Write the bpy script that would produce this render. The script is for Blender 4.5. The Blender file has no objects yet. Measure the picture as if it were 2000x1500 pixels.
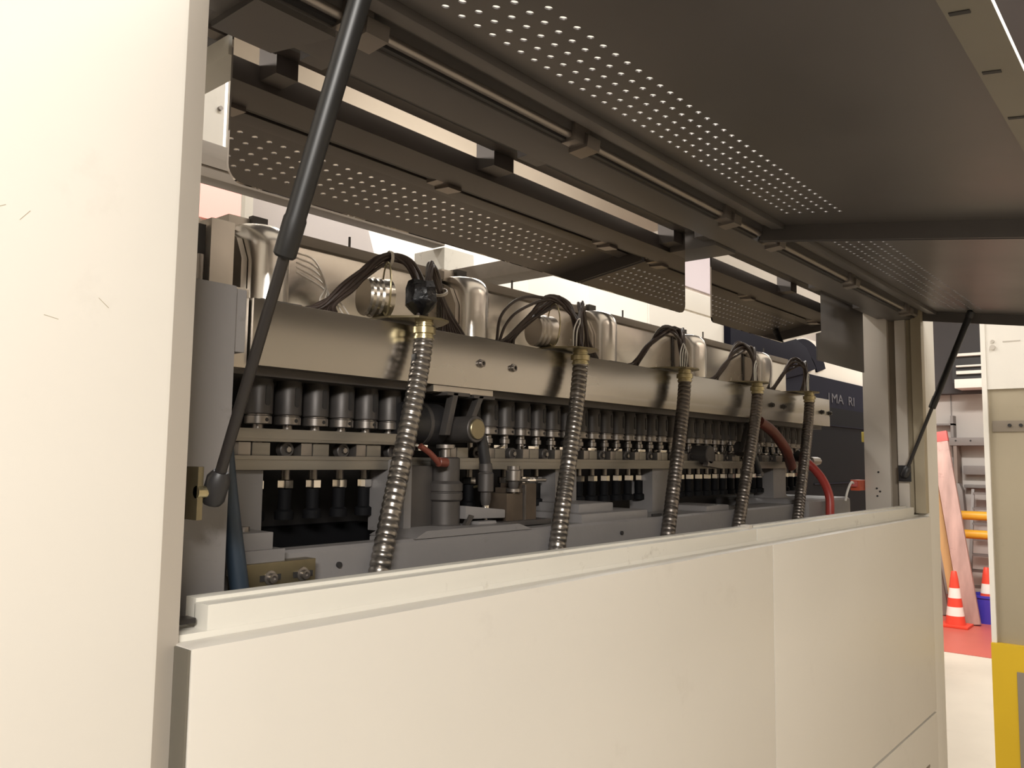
import bpy, bmesh, math, random
from mathutils import Vector, Matrix

random.seed(7)
H = 1.5                      # eye height above the hall floor; heights below are given from eye level
SC = bpy.context.scene
COL = SC.collection

# ------------------------------------------------------------------ camera, world, lamps, exposure
cam_d = bpy.data.cameras.new('camera'); cam = bpy.data.objects.new('camera', cam_d); COL.objects.link(cam)
R = Matrix(((0.6448981, 0.07698857, 0.76038096), (-0.76415952, 0.04814826, 0.64322778), (0.01291017, -0.99586872, 0.08988227)))
cam.matrix_world = Matrix.Translation((0, 0, H)) @ Matrix([(R[i][0], -R[i][1], -R[i][2]) for i in range(3)]).to_4x4()
cam_d.sensor_width = 36.0; cam_d.lens = 28.8; cam_d.clip_start = 0.02; cam_d.clip_end = 60
SC.camera = cam

W = bpy.data.worlds.new('world'); SC.world = W; W.use_nodes = True
W.node_tree.nodes['Background'].inputs[0].default_value = (1.0, 0.92, 0.82, 1)
W.node_tree.nodes['Background'].inputs[1].default_value = 0.05

SC.view_settings.view_transform = 'Standard'; SC.view_settings.look = 'None'
SC.view_settings.exposure = -0.32; SC.view_settings.gamma = 1.0; SC.view_settings.use_curve_mapping = False

WARM = (1.0, 0.96, 0.90)
def area(name, loc, target, sx, sy, power, col=WARM):
    l = bpy.data.lights.new(name, 'AREA'); l.shape = 'RECTANGLE'; l.size = sx; l.size_y = sy; l.energy = power; l.color = col
    o = bpy.data.objects.new(name, l); COL.objects.link(o)
    o.location = (loc[0], loc[1], loc[2] + H)
    d = Vector((target[0], target[1], target[2])) - Vector(loc)
    o.rotation_euler = d.to_track_quat('-Z', 'Y').to_euler()
    return o
area('aisle_or_wash_light', (-0.9, -0.9, 0.75), (0.3, 0.5, -0.15), 0.7, 0.25, 62)
area('aisle_or_wash_light', (4.4, -1.7, 2.35), (4.6, -2.7, 1.7), 2.6, 0.3, 33)  # unseen wall washer, added to brighten the upper wall mirrored in the sheets
area('aisle_or_wash_light', (2.0, -1.6, 2.45), (2.0, -1.9, -1.5), 2.6, 0.3, 12)
area('aisle_or_wash_light', (5.6, -1.0, 2.4), (4.6, 0.0, -1.5), 2.4, 0.3, 105)
area('hall_lamp', (6.3, 1.4, 2.4), (7.6, 1.5, -1.3), 1.6, 0.4, 260)
area('rear_lamp', (1.2, 2.5, 2.45), (1.2, 3.2, 0.6), 3.0, 0.3, 150)
area('rear_lamp', (4.2, 2.4, 2.45), (4.2, 2.8, 0.0), 2.0, 0.3, 80)
area('aisle_or_wash_light', (1.2, -0.3, 2.3), (1.2, 0.7, 0.9), 2.2, 0.2, 80)

# ------------------------------------------------------------------ materials
def mat(name, base, rough=0.5, metal=0.0, var=0.0, var_scale=6.0, dirt=None, dirt_amt=0.0, dirt_scale=25.0,
        bump=0.0, bump_scale=80.0, stretch=None, rough_var=0.0, spec=0.5, emit=None, emit_s=0.0):
    m = bpy.data.materials.new(name); m.use_nodes = True
    nt = m.node_tree; b = nt.nodes['Principled BSDF']
    b.inputs['Base Color'].default_value = (*base, 1); b.inputs['Roughness'].default_value = rough
    b.inputs['Metallic'].default_value = metal; b.inputs['Specular IOR Level'].default_value = spec
    if emit:
        b.inputs['Emission Color'].default_value = (*emit, 1); b.inputs['Emission Strength'].default_value = emit_s
    tc = nt.nodes.new('ShaderNodeTexCoord'); mp = nt.nodes.new('ShaderNodeMapping')
    nt.links.new(tc.outputs['Object'], mp.inputs['Vector'])
    if stretch: mp.inputs['Scale'].default_value = stretch
    src = None
    if var > 0:
        n = nt.nodes.new('ShaderNodeTexNoise'); n.inputs['Scale'].default_value = var_scale; n.inputs['Detail'].default_value = 5
        nt.links.new(mp.outputs[0], n.inputs['Vector'])
        r = nt.nodes.new('ShaderNodeMapRange'); r.inputs['From Min'].default_value = 0.15; r.inputs['From Max'].default_value = 0.85
        r.inputs['To Min'].default_value = 1 - var; r.inputs['To Max'].default_value = 1 + var
        nt.links.new(n.outputs[0], r.inputs['Value'])
        mx = nt.nodes.new('ShaderNodeVectorMath'); mx.operation = 'SCALE'; mx.inputs[0].default_value = base
        nt.links.new(r.outputs[0], mx.inputs['Scale']); src = mx.outputs[0]
        if rough_var > 0:
            r2 = nt.nodes.new('ShaderNodeMapRange'); r2.inputs['From Min'].default_value = 0.15; r2.inputs['From Max'].default_value = 0.85
            r2.inputs['To Min'].default_value = rough - rough_var; r2.inputs['To Max'].default_value = rough + rough_var
            nt.links.new(n.outputs[0], r2.inputs['Value']); nt.links.new(r2.outputs[0], b.inputs['Roughness'])
    if dirt:
        n = nt.nodes.new('ShaderNodeTexNoise'); n.inputs['Scale'].default_value = dirt_scale; n.inputs['Detail'].default_value = 8
        n.inputs['Roughness'].default_value = 0.7
        nt.links.new(tc.outputs['Object'], n.inputs['Vector'])
        r = nt.nodes.new('ShaderNodeMapRange'); r.inputs['From Min'].default_value = 0.60; r.inputs['From Max'].default_value = 0.74
        r.inputs['To Max'].default_value = dirt_amt
        nt.links.new(n.outputs[0], r.inputs['Value'])
        mc = nt.nodes.new('ShaderNodeMix'); mc.data_type = 'RGBA'
        nt.links.new(r.outputs[0], mc.inputs['Factor'])
        if src: nt.links.new(src, mc.inputs[6])
        else: mc.inputs[6].default_value = (*base, 1)
        mc.inputs[7].default_value = (*dirt, 1); src = mc.outputs[2]
    if src: nt.links.new(src, b.inputs['Base Color'])
    if bump > 0:
        n = nt.nodes.new('ShaderNodeTexNoise'); n.inputs['Scale'].default_value = bump_scale; n.inputs['Detail'].default_value = 4
        nt.links.new(mp.outputs[0], n.inputs['Vector'])
        bp = nt.nodes.new('ShaderNodeBump'); bp.inputs['Strength'].default_value = bump; bp.inputs['Distance'].default_value = 0.002
        nt.links.new(n.outputs[0], bp.inputs['Height']); nt.links.new(bp.outputs[0], b.inputs['Normal'])
    return m

M = {}
M['cream'] = mat('cream_powder_coat', (0.70, 0.66, 0.595), 0.42, var=0.03, var_scale=3, dirt=(0.30, 0.25, 0.19), dirt_amt=0.12, dirt_scale=9)
M['cream_rail'] = mat('cream_rail_paint', (0.69, 0.66, 0.59), 0.38, var=0.05, var_scale=4, stretch=(1, 8, 8), dirt=(0.25, 0.20, 0.15), dirt_amt=0.45, dirt_scale=22)
M['edge'] = mat('grey_cream_edge', (0.55, 0.50, 0.44), 0.5, var=0.05)
M['bed'] = mat('grey_casting_paint', (0.205, 0.193, 0.190), 0.42, var=0.10, var_scale=7, dirt=(0.06, 0.05, 0.045), dirt_amt=0.5, dirt_scale=14, bump=0.25, bump_scale=60)
M['steel'] = mat('brushed_steel_bar', (0.46, 0.435, 0.405), 0.25, 1.0, var=0.07, var_scale=5, stretch=(1, 3, 3), rough_var=0.05)
M['stainless'] = mat('stainless_sheet', (0.60, 0.56, 0.50), 0.24, 1.0, var=0.12, var_scale=9, rough_var=0.08)
M['alu'] = mat('cast_aluminium', (0.86, 0.82, 0.77), 0.26, 1.0, var=0.06, var_scale=30, stretch=(1, 1, 0.2), rough_var=0.05)
M['alu_rough'] = mat('milled_aluminium', (0.58, 0.53, 0.47), 0.42, 0.9, var=0.08, var_scale=25)
M['mirror'] = mat('polished_dark_sheet', (0.62, 0.58, 0.55), 0.025, 1.0)
M['lid'] = mat('hatch_underside', (0.118, 0.108, 0.104), 0.38, 0.35, var=0.16, var_scale=4, rough_var=0.10)
M['header'] = mat('dark_header_metal', (0.115, 0.105, 0.10), 0.45, 0.3, var=0.1, var_scale=6)
M['lip'] = mat('shaded_lip_metal', (0.17, 0.155, 0.125), 0.45, 0.2, var=0.1, var_scale=8)  # shade put into the colour: return lip and strip on the panel end
M['rod'] = mat('hinge_steel', (0.30, 0.27, 0.25), 0.35, 0.8, var=0.1, var_scale=20)
M['black'] = mat('black_strut_tube', (0.010, 0.0095, 0.0095), 0.42, 0.0, var=0.2, var_scale=60)
M['rod_dark'] = mat('dark_piston_rod', (0.020, 0.017, 0.016), 0.35, 0.1)
M['rubber'] = mat('black_rubber', (0.018, 0.017, 0.018), 0.45)
M['tape'] = mat('black_vinyl_tape', (0.004, 0.004, 0.006), 0.25, bump=0.4, bump_scale=120)
M['conduit'] = mat('galvanised_conduit', (0.30, 0.275, 0.25), 0.30, 0.9, var=0.15, var_scale=40)
M['conduit_dark'] = mat('darker_conduit', (0.21, 0.185, 0.165), 0.38, 0.9, var=0.15, var_scale=40)  # darker tone for the third to fifth conduit
M['brass'] = mat('yellow_zinc', (0.56, 0.49, 0.30), 0.28, 0.95, var=0.15, var_scale=50)
M['brassdull'] = mat('dull_yellow_zinc', (0.24, 0.205, 0.13), 0.38, 0.85, var=0.2, var_scale=30)
M['wire'] = mat('brown_wire', (0.045, 0.030, 0.025), 0.38, var=0.1, var_scale=100)
M['wire_white'] = mat('white_wire', (0.75, 0.72, 0.66), 0.35)
M['tie'] = mat('clear_cable_tie', (0.55, 0.50, 0.44), 0.3)
M['iron'] = mat('oily_iron', (0.080, 0.072, 0.068), 0.50, 0.45, var=0.2, var_scale=22, rough_var=0.1)
M['iron_light'] = mat('worn_machined_steel', (0.27, 0.245, 0.225), 0.34, 0.85, var=0.15, var_scale=30, rough_var=0.08)
M['rail'] = mat('oily_guide_rail', (0.24, 0.22, 0.19), 0.40, 0.7, var=0.14, var_scale=6, stretch=(1, 10, 10))
M['dark'] = mat('flat_black', (0.022, 0.020, 0.020), 0.6)  # plain black for slots, holes, gaps and backing
M['chrome'] = mat('bright_nut', (0.85, 0.82, 0.78), 0.12, 1.0)
M['rust'] = mat('rusty_plate', (0.105, 0.078, 0.056), 0.55, 0.4, var=0.35, var_scale=30, dirt=(0.16, 0.075, 0.035), dirt_amt=0.6, dirt_scale=40)
M['blue_hose'] = mat('blue_hose', (0.022, 0.036, 0.054), 0.45, var=0.1, var_scale=20)
M['red_hose'] = mat('red_hose', (0.36, 0.045, 0.035), 0.40, var=0.1, var_scale=20)
M['dark_red'] = mat('dark_red_hose', (0.14, 0.035, 0.022), 0.45)
M['orange'] = mat('orange_red_connector', (0.50, 0.085, 0.035), 0.45)
M['yellow_tag'] = mat('yellow_tag', (0.75, 0.60, 0.14), 0.5)
M['navy'] = mat('navy_machine_paint', (0.008, 0.008, 0.016), 0.7, var=0.15, var_scale=3, spec=0.15)
M['navy_dark'] = mat('navy_black_paint', (0.005, 0.005, 0.006), 0.7, spec=0.15)
M['white'] = mat('white_paint', (0.82, 0.78, 0.71), 0.5, var=0.02)
M['pale'] = mat('pale_lettering', (0.10, 0.097, 0.11), 0.6)
M['wall'] = mat('hall_wall_paint', (0.70, 0.66, 0.60), 0.7, var=0.04, var_scale=1.2)
M['wall_cream'] = mat('opposite_wall_paint', (0.66, 0.60, 0.50), 0.7, var=0.1, var_scale=0.8)
M['greywall'] = mat('far_wall_panel', (0.47, 0.43, 0.40), 0.6, var=0.05, var_scale=1.0)
M['ceil'] = mat('dark_ceiling', (0.055, 0.05, 0.05), 0.8, var=0.15, var_scale=1)
M['concrete'] = mat('hall_concrete', (0.60, 0.54, 0.45), 0.45, var=0.10, var_scale=2.2, dirt=(0.36, 0.30, 0.24), dirt_amt=0.35, dirt_scale=3)
M['redfloor'] = mat('red_floor_paint', (0.52, 0.115, 0.085), 0.4, var=0.08, var_scale=3)
M['pinkwood'] = mat('pink_primed_board', (0.42, 0.27, 0.235), 0.6, var=0.5, var_scale=9, stretch=(1, 1, 0.2), dirt=(0.20, 0.10, 0.085), dirt_amt=0.7, dirt_scale=7)
M['wood'] = mat('bare_timber', (0.50, 0.29, 0.12), 0.6, var=0.2, var_scale=8, stretch=(1, 1, 0.15))
M['greywood'] = mat('weathered_board', (0.24, 0.19, 0.16), 0.7, var=0.2, var_scale=8, stretch=(1, 1, 0.15))
M['cone_red'] = mat('cone_orange_red', (0.75, 0.065, 0.035), 0.45)
M['cone_white'] = mat('cone_white_band', (0.85, 0.80, 0.74), 0.4)
M['bucket'] = mat('blue_bucket', (0.055, 0.045, 0.42), 0.4)
M['yellow_pipe'] = mat('yellow_guard_rail', (0.72, 0.36, 0.03), 0.4)
M['base_yellow'] = mat('yellow_skirting_paint', (0.62, 0.40, 0.015), 0.45, var=0.08, var_scale=3)
M['olive'] = mat('beige_cabinet_paint', (0.36, 0.305, 0.215), 0.5, var=0.06, var_scale=3, dirt=(0.2, 0.17, 0.12), dirt_amt=0.3, dirt_scale=8)
M['oliveband'] = mat('grey_fixing_band', (0.24, 0.20, 0.155), 0.5, var=0.08)
M['greymetal'] = mat('grey_shelf_metal', (0.22, 0.20, 0.19), 0.5, 0.3)
M['redcap'] = mat('faded_red_cap', (0.50, 0.10, 0.09), 0.6)
M['rear_rail'] = mat('tan_frame_rail', (0.22, 0.185, 0.15), 0.5, var=0.15, var_scale=5, stretch=(1, 8, 8))
M['lav'] = mat('clear_guard_pane', (0.62, 0.57, 0.56), 0.2)
M['lav_board'] = mat('lavender_board', (0.26, 0.225, 0.23), 0.6)
M['lamp'] = mat('lamp_diffuser', (0.9, 0.9, 0.9), 0.4, emit=(1.0, 0.93, 0.82), emit_s=9.0)
M['pane_red'] = mat('red_printed_board', (0.75, 0.30, 0.26), 0.5)

# ------------------------------------------------------------------ mesh builder
class MB:
    def __init__(s): s.bm = bmesh.new()
    def _add(s, verts, faces):
        vs = [s.bm.verts.new(v) for v in verts]
        for f in faces:
            try: s.bm.faces.new([vs[i] for i in f])
            except ValueError: pass
        return vs
    def box(s, x0, x1, y0, y1, z0, z1, bev=0.0, seg=2, mtx=None):
        t = bmesh.new()
        bmesh.ops.create_cube(t, size=1.0)
        for v in t.verts:
            v.co = Vector(((x0 + x1) / 2 + v.co.x * (x1 - x0), (y0 + y1) / 2 + v.co.y * (y1 - y0), (z0 + z1) / 2 + v.co.z * (z1 - z0)))
        if bev > 0: bmesh.ops.bevel(t, geom=list(t.edges), offset=bev, segments=seg, profile=0.7, affect='EDGES')
        if mtx: bmesh.ops.transform(t, matrix=mtx, verts=t.verts)
        s.merge(t); return s
    def merge(s, t):
        me = bpy.data.meshes.new('tmp'); t.to_mesh(me); t.free(); s.bm.from_mesh(me); bpy.data.meshes.remove(me)
    def prism(s, pts, axis, a0, a1, bev=0.0):
        # pts: 2-D outline in the two other axes (order x,y,z without axis)
        def mk(p, a):
            if axis == 'x': return (a, p[0], p[1])
            if axis == 'y': return (p[0], a, p[1])
            return (p[0], p[1], a)
        t = bmesh.new(); n = len(pts)
        A = [t.verts.new(mk(p, a0)) for p in pts]; B = [t.verts.new(mk(p, a1)) for p in pts]
        t.faces.new(A); t.faces.new(B[::-1])
        for i in range(n): t.faces.new((A[i], B[i], B[(i + 1) % n], A[(i + 1) % n]))
        bmesh.ops.recalc_face_normals(t, faces=t.faces)
        if bev > 0: bmesh.ops.bevel(t, geom=list(t.edges), offset=bev, segments=2, profile=0.7, affect='EDGES')
        s.merge(t); return s
    def cyl(s, p0, p1, r0, r1=None, n=16, bev=0.0):
        r1 = r0 if r1 is None else r1
        p0 = Vector(p0); p1 = Vector(p1); L = (p1 - p0).length
        prof = [(0, 0), (r0 - bev, 0)] + ([(r0, bev)] if bev else []) + ([(r1, L - bev)] if bev else []) + [(r1 - bev, L), (0, L)]
        if not bev: prof = [(0, 0), (r0, 0), (r1, L), (0, L)]
        return s.lathe(p0, p1 - p0, prof, n)
    def lathe(s, origin, axis, prof, n=20, phase=0.0):
        o = Vector(origin); a = Vector(axis).normalized()
        u = a.orthogonal().normalized() if abs(a.z) < 0.99 else Vector((1, 0, 0)); u = (u - a * u.dot(a)).normalized(); w = a.cross(u)
        rings = []
        for r, h in prof:
            if r <= 1e-7: rings.append([s.bm.verts.new(o + a * h)])
            else: rings.append([s.bm.verts.new(o + a * h + (u * math.cos(phase + 2 * math.pi * k / n) + w * math.sin(phase + 2 * math.pi * k / n)) * r) for k in range(n)])
        for A, B in zip(rings[:-1], rings[1:]):
            for k in range(n):
                j = (k + 1) % n
                if len(A) == 1 and len(B) == 1: break
                if len(A) == 1: f = (A[0], B[j], B[k])
                elif len(B) == 1: f = (A[k], A[j], B[0])
                else: f = (A[k], A[j], B[j], B[k])
                try: s.bm.faces.new(f)
                except ValueError: pass
        return s
    def tube(s, pts, rad, n=10, cap=True, sx=1.0, helix=None):
        # swept tube, rad a number or function of arclength; helix=(pitch, amp) gives a corrugated hose
        P = [Vector(p) for p in pts]; N = len(P)
        T = [(P[min(i + 1, N - 1)] - P[max(i - 1, 0)]).normalized() for i in range(N)]
        u = T[0].orthogonal().normalized() if abs(T[0].x) > 0.9 else (Vector((1, 0, 0)) - T[0] * T[0].x).normalized()
        rings = []; arc = 0.0
        for i in range(N):
            if i: arc += (P[i] - P[i - 1]).length
            u = (u - T[i] * u.dot(T[i])).normalized(); w = T[i].cross(u)
            ring = []
            for k in range(n):
                th = 2 * math.pi * k / n
                r = rad(arc) if callable(rad) else rad
                if helix:
                    ph = (arc / helix[0] - th / (2 * math.pi)) % 1.0
                    r += helix[1] * (0.5 - abs(ph - 0.5) ** 3 * 8 if True else 0)
                ring.append(s.bm.verts.new(P[i] + u * (math.cos(th) * r * sx) + w * (math.sin(th) * r)))
            rings.append(ring)
        for A, B in zip(rings[:-1], rings[1:]):
            for k in range(n):
                j = (k + 1) % n; s.bm.faces.new((A[k], A[j], B[j], B[k]))
        if cap: s.bm.faces.new(rings[0][::-1]); s.bm.faces.new(rings[-1])
        return s
    def text(s, body, size, mtx, depth=0.001):
        c = bpy.data.curves.new('t', 'FONT'); c.body = body; c.size = size; c.extrude = depth
        o = bpy.data.objects.new('t', c); COL.objects.link(o)
        me = bpy.data.meshes.new_from_object(o); bpy.data.objects.remove(o); bpy.data.curves.remove(c)
        me.transform(mtx); s.bm.from_mesh(me); bpy.data.meshes.remove(me); return s
    def build(s, name, m, parent=None, label=None, smooth=35, kind=None, world=True):
        bmesh.ops.recalc_face_normals(s.bm, faces=s.bm.faces)
        me = bpy.data.meshes.new(name)
        base = Vector((0, 0, H)) if (world and parent is None) else Vector((0, 0, 0))
        p = parent
        if world and parent is not None:
            base = Vector((0, 0, H))
            while p is not None: base = base - p.location; p = p.parent
        if world: bmesh.ops.translate(s.bm, vec=base, verts=s.bm.verts)
        s.bm.to_mesh(me); s.bm.free()
        me.materials.append(M[m] if isinstance(m, str) else m)
        if smooth:
            me.shade_smooth(); me.set_sharp_from_angle(angle=math.radians(smooth))
        o = bpy.data.objects.new(name, me); COL.objects.link(o)
        if parent: o.parent = parent
        if label: o['label'] = label
        if kind: o['kind'] = kind
        return o

def tag(o, label, cat, group=None):
    o['label'] = label; o['category'] = cat
    if group: o['group'] = group
    return o
def thing(name, label, cat, loc, group=None):
    o = bpy.data.objects.new(name, None); COL.objects.link(o); o.empty_display_size = 0.05
    o.location = (loc[0], loc[1], loc[2] + H)
    return tag(o, label, cat, group)
def single(mb, name, m, label, cat, loc, group=None, smooth=35):
    o = mb.build(name, m, smooth=smooth)
    me = o.data; v = Vector((loc[0], loc[1], loc[2] + H)); me.transform(Matrix.Translation(-v)); o.location = v
    return tag(o, label, cat, group)
def copy_tree(o, parent=None):
    c = o.copy(); COL.objects.link(c)
    if parent is not None: c.parent = parent
    for ch in list(o.children): copy_tree(ch, c)
    return c
def struct(name, mb, m, smooth=35): return mb.build(name, m, kind='structure', smooth=smooth)
def arc(c, r, a0, a1, n, plane='yz', k=0.0):
    out = []
    for i in range(n + 1):
        a = math.radians(a0 + (a1 - a0) * i / n); p = (c[0] + r * math.cos(a), c[1] + r * math.sin(a))
        out.append((k, p[0], p[1]) if plane == 'yz' else (p[0], k, p[1]))
    return out
def bez(p0, p1, p2, p3, n=14):
    p0, p1, p2, p3 = map(Vector, (p0, p1, p2, p3))
    return [p0 * (1 - t) ** 3 + p1 * 3 * t * (1 - t) ** 2 + p2 * 3 * t * t * (1 - t) + p3 * t ** 3 for t in [i / n for i in range(n + 1)]]
def spline(pts, n=8):
    P = [Vector(p) for p in pts]; P = [P[0] * 2 - P[1]] + P + [P[-1] * 2 - P[-2]]; out = []
    for i in range(1, len(P) - 2):
        for k in range(n):
            t = k / n; a, b, c, d = P[i - 1], P[i], P[i + 1], P[i + 2]
            out.append(0.5 * ((2 * b) + (c - a) * t + (2 * a - 5 * b + 4 * c - d) * t * t + (3 * b - a - 3 * c + d) * t ** 3))
    out.append(P[-2]); return out

# ------------------------------------------------------------------ the hall
struct('floor', MB().box(-4, 12, -4, 7, -1.6, -1.5), 'concrete')
f = MB().prism([(7.40, -4.0), (10.6, -4.0), (10.6, 7.0), (7.37, 7.0)], 'z', -1.5, -1.497)
struct('trim_1', f, 'redfloor')
struct('ceiling', MB().box(-4, 12, -4, 7, 2.6, 2.7), 'ceil')
struct('wall_front', MB().box(-4, 12, -2.8, -2.7, -1.5, 2.6), 'wall_cream')
struct('wall_left', MB().box(-4.1, -4, -4, 7, -1.5, 2.6), 'wall')
struct('wall_back', MB().box(-4, 12, 3.3, 3.4, -1.5, 2.6), 'wall')
wr = MB().box(10.6, 10.7, -4, 7, -1.5, 0.80)
struct('wall_right', wr, 'greywall')
struct('trim_2', MB().box(10.4, 10.7, -4, 7, 0.80, 2.6), 'ceil')
for k, y in enumerate((2.24, 1.2)):
    struct('trim_%d' % (3 + k), MB().box(10.59, 10.6, y, y + 0.012, -1.5, 0.8), 'greymetal')

# ------------------------------------------------------------------ machine enclosure (cream sheet-metal frame round the window)
enc = thing('machine_enclosure', 'cream sheet-metal machine enclosure with a long service window under two raised hatches', 'enclosure', (1.3, 0.6, -1.5))
MB().box(-1.2, 0.287, 0.560, 0.60, -1.5, 1.1, 0.004).build('corner_panel', 'cream', enc)
MB().prism([(0.286, 0.5605), (0.309, 0.574), (0.309, 0.615), (0.286, 0.60)], 'z', -1.5, 1.1).build('edge_trim', 'edge', enc, 'grey bevelled edge strip', smooth=0)
for (a, b) in ((0.3065, 1.3185), (1.3205, 2.329)):
    p = MB().box(a, b, 0.550, 0.5785, -0.6195, -0.1365, 0.0025).build('front_panel', 'cream', enc)
    MB().box(a, b, 0.550, 0.5785, -1.5, -0.6245, 0.0025).build('lower_panel', 'cream', enc)
MB().box(0.3045, 0.3064, 0.5515, 0.5785, -1.5, -0.1375).build('end_shade_strip', 'lip', enc, 'grey strip painting the shade on the panel end')  # dark strip paints the end face's shade, no seal there
MB().box(0.31, 2.33, 0.556, 0.575, -0.63, -0.61).build('panel_gap', 'dark', enc)
vent = MB()
for k in range(7): vent.box(2.02, 2.24, 0.5485, 0.5515, -0.735 - 0.022 * k, -0.729 - 0.022 * k)
vent.build('vent_slats', 'oliveband', enc, smooth=0)
for (a, b) in ((0.334, 1.3215), (1.3245, 2.288)):
    r = MB().box(a, b, 0.579, 0.600, -0.165, -0.113, 0.0015)
    r.box(a, b, 0.597, 0.612, -0.165, -0.110, 0.001)
    r.build('sill_rail', 'cream_rail', enc)
MB().box(0.29, 2.33, 0.5785, 0.625, -0.22, -0.132, 0.001).build('sill_base', 'cream_rail', enc)
MB().box(1.316, 1.330, 0.590, 0.606, -0.150, -0.107, 0.001).build('sill_joint', 'edge', enc)
MB().box(1.331, 1.345, 0.596, 0.606, -0.114, -0.1095).build('sill_notch', 'dark', enc)
MB().box(0.318, 0.331, 0.590, 0.604, -0.1275, -0.1235, 0.0008).build('sill_end_clip', 'rod_dark', enc)
# right jamb: strips of a profiled post seen from inside
for n, (y0, y1, x0, m) in enumerate(((0.637, 0.702, 2.300, 'edge'), (0.617, 0.638, 2.314, 'oliveband'), (0.592, 0.618, 2.302, 'edge'), (0.577, 0.593, 2.312, 'olive'), (0.553, 0.578, 2.300, 'olive'))):
    MB().box(x0, 2.330, y0, y1, -0.128, 0.415, 0.0015).build('jamb_strip', m, enc)
for (y, z) in ((0.667, -0.025), (0.672, -0.068), (0.664, -0.076), (0.671, -0.088)):
    MB().cyl((2.2985, y, z), (2.303, y, z), 0.0026, n=10).build('screw_hole', 'dark', enc)
MB().box(2.3295, 2.442, 0.5545, 0.64, -1.5, 1.1, 0.004).build('corner_column', 'cream', enc)
# header above the window, with its open slot behind the hinge rail
MB().box(0.30, 2.33, 0.574, 0.630, 0.377, 0.402, 0.002).build('hinge_header', 'header', enc)
MB().box(0.30, 2.33, 0.657, 0.700, 0.405, 0.425, 0.001).build('header_plate', 'header', enc)
for (a, b) in ((0.30, 0.352), (0.452, 0.478), (0.785, 0.825), (1.265, 1.375), (1.80, 1.835), (2.10, 2.33)):
    MB().box(a, b, 0.628, 0.660, 0.385, 0.425).build('slot_bridge', 'header', enc)
MB().prism([(0.35, 0.575), (0.43, 0.575), (0.41, 0.645), (0.35, 0.645)], 'z', 0.371, 0.377).build('corner_gusset', 'header', enc)
MB().box(0.30, 2.44, 0.658, 0.675, 0.425, 1.1).build('upper_fascia', 'cream', enc)
MB().box(1.295, 1.375, 0.635, 0.96, 0.374, 0.420, 0.002).build('cross_beam', 'header', enc)
MB().box(1.31, 1.375, 0.96, 1.31, 0.390, 0.425, 0.002).build('cross_beam', 'rear_rail', enc)
MB().box(0.393, 0.425, 0.690, 1.31, 0.378, 0.398, 0.001).build('cross_beam', 'cream_rail', enc)
MB().box(0.20, 0.43, 0.69, 1.31, 0.420, 0.430).build('roof_plate', 'header', enc)
MB().box(0.26, 0.40, 0.70, 0.715, 0.400, 0.420).build('roof_plate', 'rod', enc)
MB().box(0.20, 1.295, 1.300, 1.34, 0.478, 0.542, 0.003).box(0.20, 1.295, 1.297, 1.30, 0.498, 0.516).build('rear_rail', 'rear_rail', enc)
MB().box(1.293, 1.392, 1.30, 1.40, -1.5, 0.476, 0.003).build('rear_post', 'cream_rail', enc)
rp = MB().box(0.20, 0.745, 1.312, 1.33, 0.542, 1.1, 0.001).build('rear_panel', 'cream', enc)
MB().box(0.76, 1.0, 1.312, 1.33, 0.542, 1.1, 0.001).build('rear_panel', 'cream', enc)
MB().cyl((0.735, 1.313, 0.612), (0.735, 1.306, 0.612), 0.004, n=10).build('panel_screw', 'rod', enc)

for (x, z, a) in ((0.171, 0.150, -0.5), (0.186, 0.148, -0.9), (0.237, 0.100, 0.7), (0.205, 0.086, 0.2)):
    mt = Matrix.Translation((x, 0.5599, z)) @ Matrix.Rotation(a, 4, 'Y')
    MB().box(-0.0045, 0.0045, 0, 0.0003, -0.00018, 0.00018, mtx=mt).build('scratch', 'olive', enc)

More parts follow.
